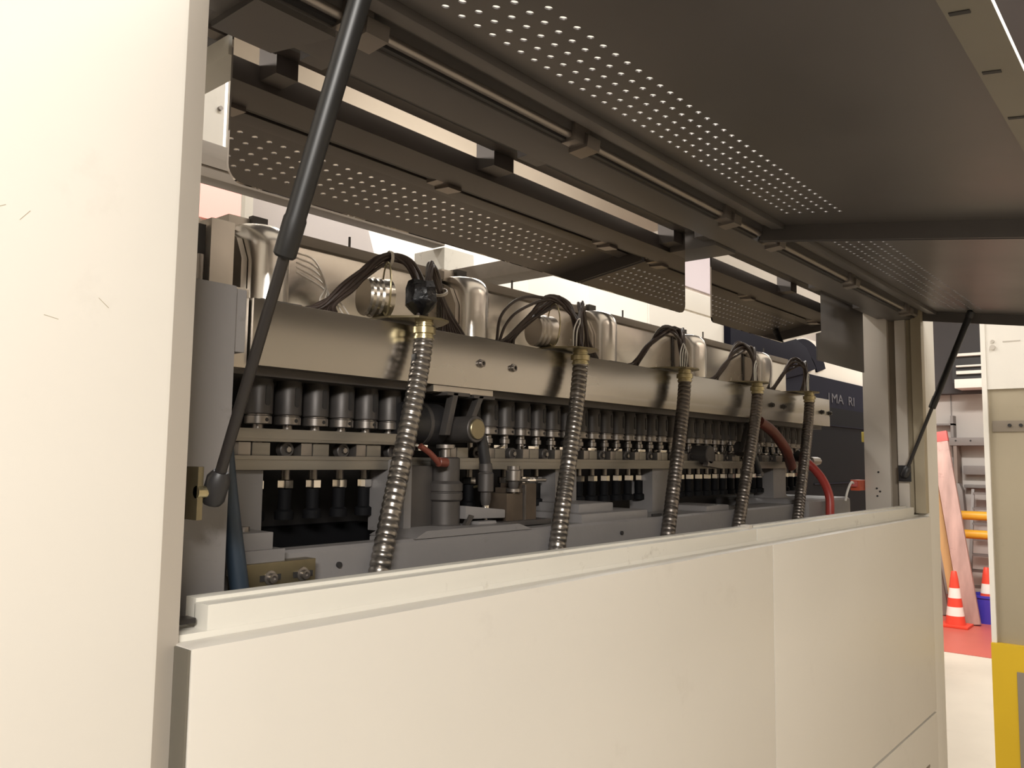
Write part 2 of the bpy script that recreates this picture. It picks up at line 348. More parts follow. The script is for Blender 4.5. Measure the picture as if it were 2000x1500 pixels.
# ------------------------------------------------------------------ raised hatches (awning lids hinged along the top)
TH = math.radians(8.6)
def lid_mtx(): # local x along machine, y outwards along the slope, z up
    c, s = math.cos(TH), math.sin(TH)
    return Matrix(((1, 0, 0, 0), (0, -c, -s, 0.560), (0, -s, c, 0.400), (0, 0, 0, 1)))
LM = lid_mtx()
def perforated(x0, x1, hx0, nx, v0, nv, pitch, r, depth):
    b = MB(); bm = b.bm; t = 0.0015
    def quad(xa, xb, va, vb):
        b._add([(xa, va, 0), (xb, va, 0), (xb, vb, 0), (xa, vb, 0)], [(0, 1, 2, 3)])
        b._add([(xa, va, t), (xb, va, t), (xb, vb, t), (xa, vb, t)], [(3, 2, 1, 0)])
    hx1 = hx0 + nx * pitch; v1 = v0 + nv * pitch
    quad(x0, x1, 0, v0); quad(x0, x1, v1, depth); quad(x0, hx0, v0, v1); quad(hx1, x1, v0, v1)
    n = 12; h = pitch / 2
    for i in range(nx):
        for j in range(nv):
            cx, cy = hx0 + (i + 0.5) * pitch, v0 + (j + 0.5) * pitch
            for z in (0, t):
                O, I = [], []
                for k in range(n):
                    a = 2 * math.pi * k / n + math.pi / 12; ca, sa = math.cos(a), math.sin(a); q = h / max(abs(ca), abs(sa))
                    I.append((cx + r * ca, cy + r * sa, z)); O.append((cx + q * ca, cy + q * sa, z))
                # square outline with true corners
                vs = b._add(I + O, [(k, (k + 1) % n, n + (k + 1) % n, n + k) for k in range(n)])
                for (sx, sy) in ((1, 1), (-1, 1), (-1, -1), (1, -1)):
                    a0 = math.atan2(sy, sx) % (2 * math.pi)
                    k = int(((a0 - math.pi / 12) % (2 * math.pi)) / (2 * math.pi / n)); c = bm.verts.new((cx + sx * h, cy + sy * h, z))
                    bm.faces.new((vs[n + k], vs[n + (k + 1) % n], c))
                if z == 0: lo = vs
                else:
                    for k in range(n): bm.faces.new((lo[k], lo[(k + 1) % n], vs[(k + 1) % n], vs[k]))
    bmesh.ops.transform(bm, matrix=LM, verts=bm.verts)
    return b
def lbox(mb, *a, **k): return mb.box(*a, mtx=LM, **k)
DEP = 0.476
for n, (x0, x1, hx0, blocks, lab) in enumerate(((0.316, 1.317, 0.385, (0.44, 0.780, 1.182), 'raised left hatch lid with a dark perforated underside, nearest the big cream panel'),
                                   (1.326, 2.326, 1.405, (1.363, 1.77, 2.19), 'raised right hatch lid with a dark shiny underside, beyond the cross flange'))):
    L = thing('hatch_lid', lab, 'hatch', (x0, 0.56, 0.40), 'raised hatch lids')
    perforated(x0, x1, hx0, 42, 0.066, 5, 0.0205, 0.0036, DEP - 0.024).build('perforated_sheet', 'lid', L, smooth=0)
    for a in (x0, x1 - 0.0025): lbox(MB(), a, a + 0.0025, 0, DEP - 0.022, -0.026, 0.0015).build('end_flange', 'lid', L)
    of = MB().prism([(DEP, -0.0265), (DEP, -0.0225), (DEP - 0.024, 0.0015), (DEP - 0.026, 0.0015), (DEP - 0.004, -0.0245)], 'x', x0, x1)
    bmesh.ops.transform(of.bm, matrix=LM, verts=of.bm.verts); of.build('outer_flange', 'cream', L)
    lip = lbox(MB(), x0, x1, DEP - 0.030, DEP, -0.0265, -0.0245).build('return_lip', 'lip', L)
    for k in range(8):
        xs = x0 + 0.062 + 0.1100 * k + (0.002 if n else 0)
        lbox(MB(), xs, xs + 0.005, DEP - 0.027, DEP - 0.014, -0.0272, -0.0262).build('slot', 'dark', lip)
    lbox(MB(), x0, x1, 0.0, 0.0025, -0.014, 0.0015).build('hinge_flange', 'lid', L)
    lbox(MB(), x0 + 0.01, x1 - 0.01, 0.022, 0.044, -0.009, 0.0, bev=0.002).build('stiffener', 'lid', L)
    MB().cyl((x0 + 0.005, 0.563, 0.386), (x1 - 0.005, 0.563, 0.386), 0.0050, n=12).build('hinge_rod', 'rod', L)
    MB().box(x0 + 0.005, x1 - 0.005, 0.5665, 0.5725, 0.379, 0.386).build('seal_strip', 'rubber', L)
    for bx in blocks:
        h = MB().box(bx - 0.016, bx + 0.016, 0.553, 0.575, 0.377, 0.402, 0.003).build('hinge_block', 'rod', L)
        MB().prism([(0.550, 0.374), (0.577, 0.372), (0.577, 0.380), (0.553, 0.392), (0.548, 0.388)], 'x', bx + 0.004, bx + 0.03).build('hinge_knuckle', 'rod', h)

# ------------------------------------------------------------------ gas struts
def strut(x, ball, top, split, lab, dark):
    S = thing('gas_strut', lab, 'gas strut', (x, ball[0], ball[1]), 'gas struts holding the hatches')
    b = Vector((x, ball[0], ball[1])); t = Vector((x, top[0], top[1])); d = (t - b).normalized(); m = b + d * split
    MB().cyl(b, m + d * 0.01, 0.0045, n=14).build('piston_rod', 'rod_dark', S)
    MB().lathe(m, d, [(0, 0), (0.0070, 0), (0.0088, 0.002), (0.0088, 0.030), (0.0080, 0.032), (0.0080, (t - m).length - 0.004), (0.006, (t - m).length), (0, (t - m).length)], 20).build('pressure_tube', 'black', S)
    e = MB().lathe(b - d * 0.010, d, [(0, 0), (0.0075, 0), (0.0095, 0.004), (0.0095, 0.022), (0.006, 0.028), (0, 0.028)], 12).build('rod_end', 'rubber', S)
    MB().cyl(b, b + Vector((-0.016 if x < 1 else 0.016, 0, 0)), 0.005, n=12).build('ball_stud', 'brass', S)
    s = -1 if x < 1 else 1
    MB().box(*sorted((x + s * 0.011, x + s * 0.016)), b.y - (0.002 if x < 1 else 0.010), b.y + 0.020, b.z - 0.022, b.z + 0.020, 0.001).build('bracket', 'brassdull' if x < 1 else 'rubber', S)
    MB().lathe(t - d * 0.004, d, [(0, 0), (0.008, 0), (0.009, 0.004), (0.009, 0.016), (0, 0.02)], 12).build('tube_end', 'rubber', S)
strut(0.352, (0.608, -0.030), (0.424, 0.366), 0.197, 'black gas strut crossing the picture in front of the machine, beside the big cream panel', 0)
strut(2.272, (0.593, -0.026), (0.434, 0.366), 0.178, 'thin black gas strut on the far right post of the window', 1)

# ------------------------------------------------------------------ polished sheets hanging behind the header
def sheet(pts, lab, rad=0.02):
    # outline in x,z with rounded lower corners
    s = MB().prism(pts, 'y', 0.680, 0.683)
    return single(s, 'guard_sheet', 'mirror', lab, 'sheet', (pts[0][0], 0.68, min(p[1] for p in pts)), 'polished guard sheets', smooth=20)
def rc(x0, x1, zb, zt, r, l=True, rr=True):
    P = [(x0, zt)]
    P += [(x0 + r + r * math.cos(math.radians(a)), zb + r + r * math.sin(math.radians(a))) for a in range(180, 271, 15)] if l else [(x0, zb)]
    P += [(x1 - r + r * math.cos(math.radians(a)), zb + r + r * math.sin(math.radians(a))) for a in range(270, 361, 15)] if rr else [(x1, zb)]
    return P + [(x1, zt)]
sheet(rc(0.3925, 1.268, 0.2535, 0.404, 0.016), 'long polished dark sheet with rounded lower corners, mirroring the perforated hatch')
sheet([(1.369, 0.404), (1.369, 0.262), (1.372, 0.256), (1.378, 0.2535), (1.70, 0.2535), (1.93, 0.305), (1.93, 0.404)], 'shorter polished dark sheet with a sloping lower corner, right of the bright gap')
single(MB().box(1.915, 2.258, 0.684, 0.687, 0.238, 0.404), 'guard_sheet', 'header', 'dull dark sheet hanging beside the right window post', 'sheet', (1.915, 0.684, 0.238), 'polished guard sheets')

# ------------------------------------------------------------------ machine bed and castings
bed = thing('machine_bed', 'grey painted machine bed casting behind the window sill', 'machine bed', (1.2, 0.9, -1.5))
MB().box(0.30, 1.93, 0.745, 0.776, -1.5, -0.100, 0.009, 3).box(0.70, 1.93, 0.765, 0.832, -1.5, -0.1005, 0.006, 3).build('bed_casting', 'bed', bed)
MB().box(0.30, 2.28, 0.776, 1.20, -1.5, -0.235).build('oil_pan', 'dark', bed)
MB().box(0.55, 0.76, 0.90, 0.93, -0.235, -0.092).build('inner_ledge', 'navy_dark', bed)
MB().box(1.975, 2.285, 0.735, 0.98, -1.5, -0.092, 0.014, 3).build('end_box', 'bed', bed)
MB().box(0.24, 0.396, 0.660, 0.74, -1.5, 0.152, 0.004).box(0.392, 0.408, 0.664, 0.74, 0.092, 0.150, 0.002).build('left_upright', 'bed', bed)
for (a, b) in ((0.507, 0.542), (1.100, 1.160), (1.415, 1.500), (2.005, 2.085)):
    MB().prism([(a, -0.018), (b, -0.018), (b, -0.085), (b + (0.03 if a > 1 else 0), -0.101), (b, -0.24), (a, -0.24)], 'y', 0.833, 0.885).build('bed_leg', 'bed', bed)
MB().box(0.40, 2.33, 0.985, 1.0, -0.24, 0.10).build('blackout_backing', 'dark', bed)  # added black sheet, keeps the space behind the plungers dark
MB().box(0.445, 0.495, 0.738, 0.79, -0.100, -0.079, 0.001).build('levelling_block', 'bed', bed)
MB().box(0.440, 0.506, 0.732, 0.79, -0.118, -0.096, 0.001).build('levelling_block', 'bed', bed)
MB().lathe((0.474, 0.76, -0.079), (0, 0, 1), [(0, 0), (0.006, 0), (0.006, 0.005), (0, 0.005)], 12).build('block_bolt', 'iron_light', bed)
bp = MB().box(0.450, 0.541, 0.727, 0.745, -0.160, -0.1085, 0.001).build('slotted_plate', 'brassdull', bed, 'dull brass-coloured slotted plate')
for x in (0.486, 0.525):
    MB().box(x - 0.012, x + 0.012, 0.7262, 0.7275, -0.1265, -0.1205).build('slot', 'dark', bp)
    MB().lathe((x, 0.7275, -0.1235), (0, -1, 0), [(0, 0), (0.0072, 0), (0.0072, 0.0015), (0.0048, 0.002), (0.0048, 0.0075), (0.0028, 0.0078), (0.0022, 0.005), (0, 0.005)], 16).build('socket_bolt', 'iron_light', bp)
for x in (0.585, 1.165): MB().cyl((x, 0.7455, -0.121), (x, 0.742, -0.121), 0.0033, n=12).build('drilled_hole', 'dark', bed)
MB().prism([(0.70, -0.101), (0.93, -0.101), (0.90, -0.092), (0.72, -0.092)], 'y', 0.745, 0.83).build('cast_pad', 'bed', bed)
MB().box(1.06, 1.26, 0.750, 0.86, -0.104, -0.086, 0.006).box(1.08, 1.18, 0.77, 0.86, -0.088, -0.072, 0.004).build('cast_pad', 'bed', bed)
MB().box(1.50, 1.60, 0.76, 0.86, -0.104, -0.090, 0.004).build('cast_pad', 'bed', bed)
MB().box(1.27, 1.30, 0.746, 0.75, -0.099, -0.095).build('cast_slot', 'dark', bed)

# ------------------------------------------------------------------ brushed support beam
beam = thing('support_beam', 'wide brushed steel beam running along the machine with socket bolts', 'beam', (0.5, 0.815, 0.10))
MB().prism([(0.500, 0.174), (2.326, 0.174), (2.326, 0.136), (2.318, 0.132), (2.326, 0.126), (2.326, 0.099), (0.500, 0.099)], 'y', 0.800, 0.830, 0.0012).build('beam_bar', 'steel', beam)
MB().box(0.425, 0.498, 0.806, 0.84, 0.095, 0.184, 0.002).build('end_block', 'alu_rough', beam)
MB().box(0.43, 2.32, 0.822, 0.975, 0.090, 0.0995).build('under_plate', 'iron', beam)
MB().box(0.50, 2.32, 0.83, 1.0, 0.1755, 0.179).build('top_plate', 'stainless', beam)
MB().box(0.782, 0.905, 0.802, 0.84, 0.0895, 0.0985, 0.001).build('bracket_foot', 'alu_rough', beam)
for x in (0.874, 0.946, 1.922, 1.995, 2.262, 2.3235):
    b = MB().lathe((x, 0.8005, 0.136), (0, -1, 0), [(0, 0), (0.0066, 0), (0.0066, 0.0012), (0.0052, 0.0015), (0.0052, 0.0065), (0.0046, 0.007), (0.0029, 0.007), (0.0026, 0.003), (0, 0.003)], 20)
    b.build('socket_bolt', 'iron_light' if x < 1 else 'iron', beam)

# ------------------------------------------------------------------ plunger units under the beam (about forty alike)
def make_plunger():
    P = thing('plunger_unit', 'slotted steel plunger cylinder in the long row under the beam', 'plunger', (0, 0, 0), 'plunger cylinders in a row under the beam')
    MB().lathe((0, 0, 0.048), (0, 0, 1), [(0, 0), (0.0155, 0), (0.0165, 0.0012), (0.0165, 0.036), (0.0155, 0.039), (0.0155, 0.042), (0, 0.042)], 20).build('body', 'iron', P, world=False)
    MB().lathe((0, 0, 0.036), (0, 0, 1), [(0, 0), (0.0150, 0), (0.0160, 0.001), (0.0160, 0.0098), (0.0150, 0.0108), (0.014, 0.0108), (0.014, 0.0125), (0, 0.0125)], 20).build('collar', 'iron_light', P, world=False)
    for a in (-84,):
        c, s = math.cos(math.radians(a)), math.sin(math.radians(a))
        pts = arc((0, 0.0105), 0.0035, 0, 180, 6, 'xz') + arc((0, -0.0075), 0.0035, 180, 360, 6, 'xz')
        mt = Matrix.Translation((0, 0, 0.069)) @ Matrix.Rotation(math.radians(a + 90), 4, 'Z')
        m = MB().prism([(p[0], p[2]) for p in pts], 'y', -0.0170, -0.0135); bmesh.ops.transform(m.bm, matrix=mt, verts=m.bm.verts); m.build('slot', 'dark', P, world=False)
        MB().cyl((c * 0.0152, s * 0.0152, 0.0415), (c * 0.0164, s * 0.0164, 0.0415), 0.0024, n=8).build('grub_hole', 'dark', P, world=False)
    MB().lathe((0, 0, -0.03), (0, 0, 1), [(0, 0), (0.0055, 0), (0.0055, 0.052), (0.0085, 0.053), (0.0085, 0.060), (0.0065, 0.061), (0.0065, 0.067), (0, 0.067)], 12).build('rod', 'iron_light', P, world=False)
    MB().lathe((0, 0, -0.041), (0, 0, 1), [(0, 0), (0.0095, 0), (0.0105, 0.001), (0.0105, 0.010), (0.0095, 0.011), (0, 0.011)], 6).build('lock_nut', 'chrome', P, world=False)
    MB().lathe((0, 0, -0.078), (0, 0, 1), [(0, 0), (0.0115, 0), (0.0115, 0.010), (0.008, 0.012), (0.008, 0.037), (0, 0.037)], 12).build('foot', 'navy_dark', P, world=False)
    return P
ORD = ['first', 'second', 'third', 'fourth', 'fifth', 'sixth', 'seventh', 'eighth', 'ninth', 'tenth', 'eleventh', 'twelfth', 'thirteenth', 'fourteenth', 'fifteenth']
# which of the hanging conduits stands to the left of each plunger as one looks in from the aisle
SEG = ((0.0, 'from the left end of the row'), (0.90, 'right of the hanging bracket'), (1.165, 'right of the second conduit'), (1.585, 'right of the middle conduit'), (1.965, 'right of the fourth conduit'), (2.26, 'right of the far conduit'))
proto = make_plunger(); first = True; cnt = {}
for k in range(44):
    x = 0.510 + 0.041 * k
    if 0.775 < x < 0.90 or x < 0.53: continue
    o = proto if first else copy_tree(proto); first = False
    o.location = (x, 0.862, H)
    sg = [t for q, t in SEG if x >= q][-1]; c = cnt[sg] = cnt.get(sg, -1) + 1
    o['label'] = 'slotted steel plunger cylinder under the beam, ' + ORD[c] + ' ' + sg

# ------------------------------------------------------------------ guide rails with clamp blocks and rollers
gr = thing('guide_rail', 'long lower guide rail carrying clamp blocks and cam rollers', 'rail', (0.45, 0.837, -0.018))
MB().box(0.447, 2.20, 0.822, 0.850, -0.0175, -0.0015, 0.001).box(0.447, 2.20, 0.8205, 0.823, -0.0055, -0.0010).build('rail_bar', 'rail', gr)
first = None; k = 0
x = 0.452
bm_a = bm_b = bm_r = bm_h = None
def sharecopy(o, parent, dx):
    c = o.copy(); COL.objects.link(c); c.parent = parent; c.location.x += dx
    for ch in list(o.children):
        d = ch.copy(); COL.objects.link(d); d.parent = c
    return c
A0 = MB().box(0.5045, 0.5200, 0.826, 0.846, -0.001, 0.0142, 0.0008).build('clamp_block', 'iron_light', gr)
B0 = MB().box(0.5225, 0.5460, 0.827, 0.846, -0.001, 0.0140, 0.0008).build('clamp_block', 'rail', gr)
R0 = MB().lathe((0.5750, 0.846, 0.0065), (0, -1, 0), [(0, 0), (0.0085, 0), (0.0095, 0.001), (0.0095, 0.010), (0.0085, 0.011), (0.006, 0.011), (0.0055, 0.0095), (0, 0.0095)], 16).build('cam_roller', 'iron', gr)
MB().lathe((0.5750, 0.8365, 0.0065), (0, -1, 0), [(0, 0), (0.0036, 0), (0.0036, 0.005), (0, 0.005)], 6).build('roller_bolt', 'iron_light', R0)
for k in range(1, 20):
    dx = 0.0835 * k
    if 0.24 < dx < 0.32: continue
    for o in (A0, B0, R0): sharecopy(o, gr, dx)
for k in range(5, 20):
    o = MB().box(0.522 + 0.0835 * k, 0.548 + 0.0835 * k, 0.829, 0.846, 0.0148, 0.0192, 0.0006).build('bright_shim', 'chrome', gr)
ur = thing('upper_rail', 'short upper brown-grey guide bar at the left end above the clamp blocks', 'rail', (0.45, 0.83, 0.015))
MB().box(0.449, 0.775, 0.822, 0.846, 0.0150, 0.0300, 0.001).build('rail_bar', 'rail', ur)
MB().box(0.449, 0.775, 0.8212, 0.8225, 0.0185, 0.0265).build('wear_strip', 'rail', ur)

# ------------------------------------------------------------------ covers on top of the beam: elbows, boxes
EL = ['first', 'second', 'third', 'fourth', 'fifth']
where = ['leftmost, behind the gas strut', 'right of the taped wire bundle', 'just left of the third wire bundle', 'just left of the fourth wire bundle', 'rightmost, between the last two wire bundles']
for k in range(5):
    x = 0.560 + 0.3675 * k
    E_ = thing('elbow_cover', 'rounded aluminium elbow cover on the beam, ' + where[k], 'cover', (x, 0.88, 0.18), 'aluminium elbow covers on the beam')
    ub = MB(); rings = []
    w, yc, zt, Rb = 0.0255, 0.868, 0.282, 0.032
    levels = [(0.0, 0.180), (0.0, 0.215)] + [(Rb * (1 - math.cos(math.radians(a))), zt - Rb + Rb * math.sin(math.radians(a))) for a in range(0, 91, 10)]
    for d, z in levels:
        ring = [(x - w, 0.955, z)] + [(x - w * math.cos(math.radians(a)), yc + d - w * math.sin(math.radians(a)), z) for a in range(0, 181, 12)] + [(x + w, 0.955, z)]
        rings.append([ub.bm.verts.new(v) for v in ring])
    for A, B in zip(rings[:-1], rings[1:]):
        for q in range(len(A)): ub.bm.faces.new((A[q], A[(q + 1) % len(A)], B[(q + 1) % len(A)], B[q]))
    ub.bm.faces.new(rings[-1]); ub.bm.faces.new(rings[0][::-1])
    ub.build('elbow', 'alu', E_, smooth=50)
    MB().prism([(0.872, 0.180), (0.97, 0.180), (0.97, 0.276), (0.915, 0.276), (0.885, 0.262), (0.872, 0.235)], 'x', x - 0.034, x - 0.0265).build('cheek_plate', 'alu_rough', E_)
    MB().box(x - 0.030, x + 0.026, 0.832, 0.862, 0.1765, 0.182, 0.001).build('foot', 'iron', E_)
    tb = MB().box(x - 0.035, x + 0.000, 0.903, 0.975, 0.276, 0.295, 0.002).build('terminal_cap', 'alu_rough', E_)
    MB().box(x - 0.006, x + 0.016, 0.897, 0.906, 0.277, 0.298).build('cap_plate', 'iron', tb)
    B_ = thing('heater_box', 'long stainless cover box with a tan top lip, ' + ('between the ' + EL[k] + ' and ' + EL[k + 1] + ' elbow covers' if k < 4 else 'after the last elbow cover'), 'box', (x + 0.18, 0.95, 0.18), 'stainless cover boxes along the beam')
    x1 = x + 0.332 if k < 4 else x + 0.25
    MB().box(x + 0.028, x1, 0.905, 0.995, 0.179, 0.285, 0.003).build('box_body', 'stainless', B_)
    MB().box(x + 0.024, x1 + 0.003, 0.899, 0.998, 0.2765, 0.2905, 0.001).build('top_lip', 'rear_rail', B_)
    MB().cyl((x + 0.18, 0.94, 0.290), (x + 0.18, 0.94, 0.318), 0.0018, n=8).build('stud', 'iron', B_)
    if k < 4: MB().box(x1 - 0.004, x1, 0.903, 0.906, 0.18, 0.276).build('seam_strip', 'iron', B_)
LB = thing('terminal_block', 'upright milled aluminium blocks with dark slots at the left end of the beam', 'block', (0.45, 0.88, 0.15))
for (a, b, y) in ((0.476, 0.506, 0.855), (0.425, 0.470, 0.868), (0.508, 0.530, 0.900)):
    MB().box(a, b, y, y + 0.06, 0.150, 0.270, 0.002).build('upright_block', 'alu_rough', LB)
MB().box(0.458, 0.4745, 0.864, 0.868, 0.19, 0.262).build('slot', 'dark', LB)
MB().box(0.5095, 0.5185, 0.896, 0.9005, 0.165, 0.268).build('slot', 'dark', LB)
MB().cyl((0.466, 0.860, 0.155), (0.466, 0.860, 0.225), 0.005, n=12).build('pin', 'iron_light', LB)

# ------------------------------------------------------------------ conduits with glands, plates and wire bundles
CX = [0.737, 1.090, 1.443, 1.785, 2.107]; BX = [0.624, 0.960, 1.281, 1.562, 1.878]
cdesc = ['largest and nearest corrugated steel conduit, left of the hanging bracket', 'second corrugated conduit, right of the rusty block', 'middle corrugated conduit of the five along the beam', 'fourth corrugated conduit, left of the pair of dark bolts', 'far corrugated conduit near the right end of the beam']
pdesc = ['thin yellowish plate carrying the nearest conduit and the taped wires', 'thin yellowish plate under the second wire bundle', 'thin plate under the middle wire bundle', 'thin plate under the fourth wire bundle', 'thin plate under the farthest wire bundle']
wdesc = ['brown wire bundle bound with black tape above the nearest conduit', 'brown wires fanning out over the second conduit', 'tangled brown and white wires over the middle conduit', 'dark wire loop with white strands over the fourth conduit', 'small dark wire loop over the farthest conduit']
for i in range(5):
    x, xb = CX[i], BX[i]
    P_ = thing('conduit_plate', pdesc[i], 'bracket plate', (x, 0.775, 0.166), 'conduit plates on the beam')
    out = [(x - 0.048, 0.806), (x - 0.046, 0.792), (x - 0.024, 0.760), (x + 0.010, 0.753), (x + 0.030, 0.760), (x + 0.046, 0.788), (x + 0.060, 0.840), (x - 0.048, 0.840)]
    MB().prism(out, 'z', 0.1775, 0.1803).build('plate', 'brassdull', P_)
    C_ = thing('flexible_conduit', cdesc[i], 'conduit', (xb, 0.765, -0.2), 'corrugated conduits along the beam')
    pts = bez((x, 0.776, 0.158), (x - 0.004, 0.776, 0.09), (xb + (x - xb) * 0.32, 0.740, -0.03), (xb - (x - xb) * 0.10, 0.722, -0.19), 252)
    def rings_(a_): ph = (a_ / 0.0088) % 1.0; return 0.0128 - 0.0024 * abs(2 * ph - 1) ** 4
    MB().tube(pts, rings_, 16).build('hose', 'conduit' if i < 2 else 'conduit_dark', C_)
    MB().lathe((x, 0.776, 0.1535), (0, 0, 1), [(0, 0), (0.0142, 0), (0.0142, 0.003), (0.0128, 0.0035), (0.0128, 0.006), (0.0158, 0.007), (0.0158, 0.0150), (0.0120, 0.0165), (0.0120, 0.019), (0.0128, 0.0195), (0.0128, 0.0215), (0.0120, 0.022), (0.0120, 0.0243), (0, 0.0243)], 12).build('gland', 'brass', C_)
    if i == 0:
        MB().box(x - 0.0195, x - 0.0135, 0.770, 0.778, 0.118, 0.132, 0.001).build('tie_head', 'rubber', C_)
    # wires
    W_ = thing('wire_bundle', wdesc[i], 'wires', (x, 0.79, 0.18), 'wire bundles over the conduits')
    rnd = random.Random(40 + i); z0 = 0.1805
    nl, nr = (10, 9) if i < 2 else (9, 8)
    for k in range(nl):
        f = k / (nl - 1); j = lambda s: rnd.uniform(-s, s)
        loose = 0.0 if i == 0 else 0.008; q = 1.0 if i < 2 else 0.8
        p = spline([(x - 0.004 + j(.007), 0.778 + j(.005), z0 + 0.0), (x - 0.004 + j(.007), 0.780 + j(.004), z0 + 0.040), (x - 0.020 * q + j(.004 + loose), 0.788 + j(.005), z0 + 0.072 + j(.004 + loose * .6)),
                    (x - 0.050 * q + j(.004 + loose), 0.802 + j(.004), z0 + 0.073 + j(.005 + loose)), (x - (0.092 - 0.010 * f) * q + j(.003), 0.820, z0 + 0.036 + j(.004)), (x - (0.122 - 0.020 * f) * q, 0.831, z0 + 0.009 + j(.003)), (x - (0.142 - 0.046 * f) * q, 0.838 + j(.003), z0 - 0.0005)], 6)
        if i == 1 and k < 2:
            p = spline([(x, 0.778, z0), (x - 0.010, 0.782, z0 + 0.055), (x - 0.05, 0.80, z0 + 0.076), (x - 0.105, 0.815, z0 + 0.072 - 0.018 * k), (x - 0.136 + .012 * k, 0.83, z0 + 0.042 - .012 * k), (x - 0.138 + 0.006 * k, 0.838, z0)], 6)
        MB().tube(p, 0.0025, 7).build('wire', 'wire', W_)
    for k in range(nr):
        f = k / (nr - 1); j = lambda s: rnd.uniform(-s, s)
        p = spline([(x + 0.010 + j(.006), 0.784, z0), (x + 0.016 + j(.005), 0.788, z0 + 0.045), (x + 0.028 + j(.004), 0.796 + j(.004), z0 + 0.080 + j(.004)), (x + 0.050 + j(.004), 0.806, z0 + 0.070 + j(.005)),
                    (x + 0.078 + 0.008 * f, 0.820, z0 + 0.032 + j(.004)), (x + 0.094 + 0.048 * f, 0.838, z0 - 0.0005)], 6)
        MB().tube(p, 0.0025, 7).build('wire', 'wire', W_)
    if i == 0:
        b = MB(); bb = b.lathe((x - 0.004, 0.779, 0.186), (0, 0, 1), [(0, 0), (0.007, 0.0), (0.016, 0.008), (0.0205, 0.014), (0.0195, 0.024), (0.0205, 0.034), (0.017, 0.044), (0, 0.045)], 8, 0.4).bm
        for v in bb.verts: v.co += Vector((rnd.uniform(-.0025, .0025), rnd.uniform(-.0025, .0025), rnd.uniform(-.0025, .0025)))
        b.build('tape_wrap', 'tape', W_, 'glossy black tape wrapped round the wires', smooth=20)
        MB().lathe((x - 0.040, 0.798, z0 + 0.076), (-0.95, 0.3, -0.02), [(0.0085, 0), (0.0100, 0.0), (0.0100, 0.004), (0.0085, 0.004)], 12).build('cable_tie', 'tie', W_)
        MB().lathe((x + 0.066, 0.813, z0 + 0.052), (0.6, 0.35, -0.9), [(0.0085, 0), (0.0100, 0.0), (0.0100, 0.004), (0.0085, 0.004)], 12).build('cable_tie', 'tie', W_)
    if i >= 1:
        for k in range(4 if i == 2 else 2 if i != 1 else 2):
            MB().tube(spline([(x - 0.028 + .008 * k, 0.770, z0), (x - 0.024 + .009 * k, 0.772, z0 + 0.026), (x - 0.010 + .006 * k, 0.775, z0 + 0.045 - .004 * k), (x + 0.002, 0.779, z0 + 0.05)], 6), 0.0011, 6).build('white_wire', 'wire_white', W_, 'thin white wire')
    if i < 2:
        D_ = MB().lathe((x - 0.062, 0.826, 0.207), (1, -0.25, 0), [(0, 0), (0.024, 0), (0.026, 0.003), (0.0245, 0.008), (0.0265, 0.011), (0.025, 0.016), (0.0268, 0.019), (0.0255, 0.024), (0.0265, 0.034), (0, 0.036)], 24)
        single(D_, 'ribbed_cap', 'stainless' if i == 0 else 'alu_rough', ('bright ribbed round cap behind the taped wires' if i == 0 else 'dull round cap behind the second wire bundle'), 'cap', (x - 0.06, 0.83, 0.18))
        ring = [(x - 0.052 + 0.012 * math.cos(a), 0.792 + 0.022 * math.cos(a), 0.214 + 0.034 * math.sin(a)) for a in [2 * math.pi * q / 30 for q in range(26)]]
        MB().tube(ring, 0.0012, 6).build('yellow_wire', 'brass', W_, 'thin yellowish wire loop')
# loose white wires by the first elbow
LW = thing('loose_wires', 'thin pale wires looping down beside the gas strut onto the beam', 'wires', (0.63, 0.85, 0.18))
for k in range(5):
    MB().tube(spline([(0.588, 0.85, 0.250 - .006 * k), (0.612 + .003 * k, 0.846, 0.244 - .008 * k), (0.627 + .002 * k, 0.842, 0.215 - .004 * k), (0.618 + .008 * k, 0.84, 0.195), (0.624 + .010 * k, 0.838, 0.180)], 6), 0.0011, 6).build('wire', 'tie', LW)

# ------------------------------------------------------------------ mechanism between the first and second conduit
hb = thing('hanging_bracket', 'dark forked bracket hanging under the beam with a round brass-coloured pin end', 'bracket', (0.845, 0.80, 0.09))
for dx, y in ((0.0, 0.792), (0.062, 0.800)):
    MB().prism([(0.812 + dx, 0.0895), (0.822 + dx, 0.0895), (0.806 + dx * 0.75, 0.030), (0.796 + dx * 0.75, 0.030)], 'y', y, y + 0.012, 0.0008).build('fork_arm', 'iron', hb)
    MB().box(0.800 + dx, 0.845 + dx, y, y + 0.03, 0.085, 0.090, 0.0005).build('fork_flange', 'iron', hb)
MB().cyl((0.838, 0.84, 0.039), (0.838, 0.772, 0.039), 0.0185, n=28, bev=0.001).build('pin_boss', 'iron', hb)
MB().cyl((0.838, 0.775, 0.039), (0.838, 0.769, 0.039), 0.0145, n=28, bev=0.001).build('pin_end', 'brassdull', hb, 'dull brass-coloured round pin end')
act = thing('actuator', 'dark round actuator body partly hidden by the nearest conduit', 'actuator', (0.79, 0.83, 0.04))
MB().cyl((0.755, 0.835, 0.045), (0.822, 0.835, 0.045), 0.030, n=28, bev=0.004).build('body', 'rubber', act)
MB().cyl((0.782, 0.835, 0.045), (0.788, 0.835, 0.045), 0.0312, n=28).build('clamp_band', 'iron', act)
MB().cyl((0.800, 0.835, 0.045), (0.826, 0.835, 0.045), 0.012, n=16).build('shaft', 'iron_light', act)
MB().box(0.755, 0.772, 0.80, 0.81, 0.008, 0.016, 0.001).build('bright_clip', 'chrome', act)
bpst = thing('bearing_post', 'thick upright round post with rings standing on the bed right of the nearest conduit', 'post', (0.80, 0.795, -0.10))
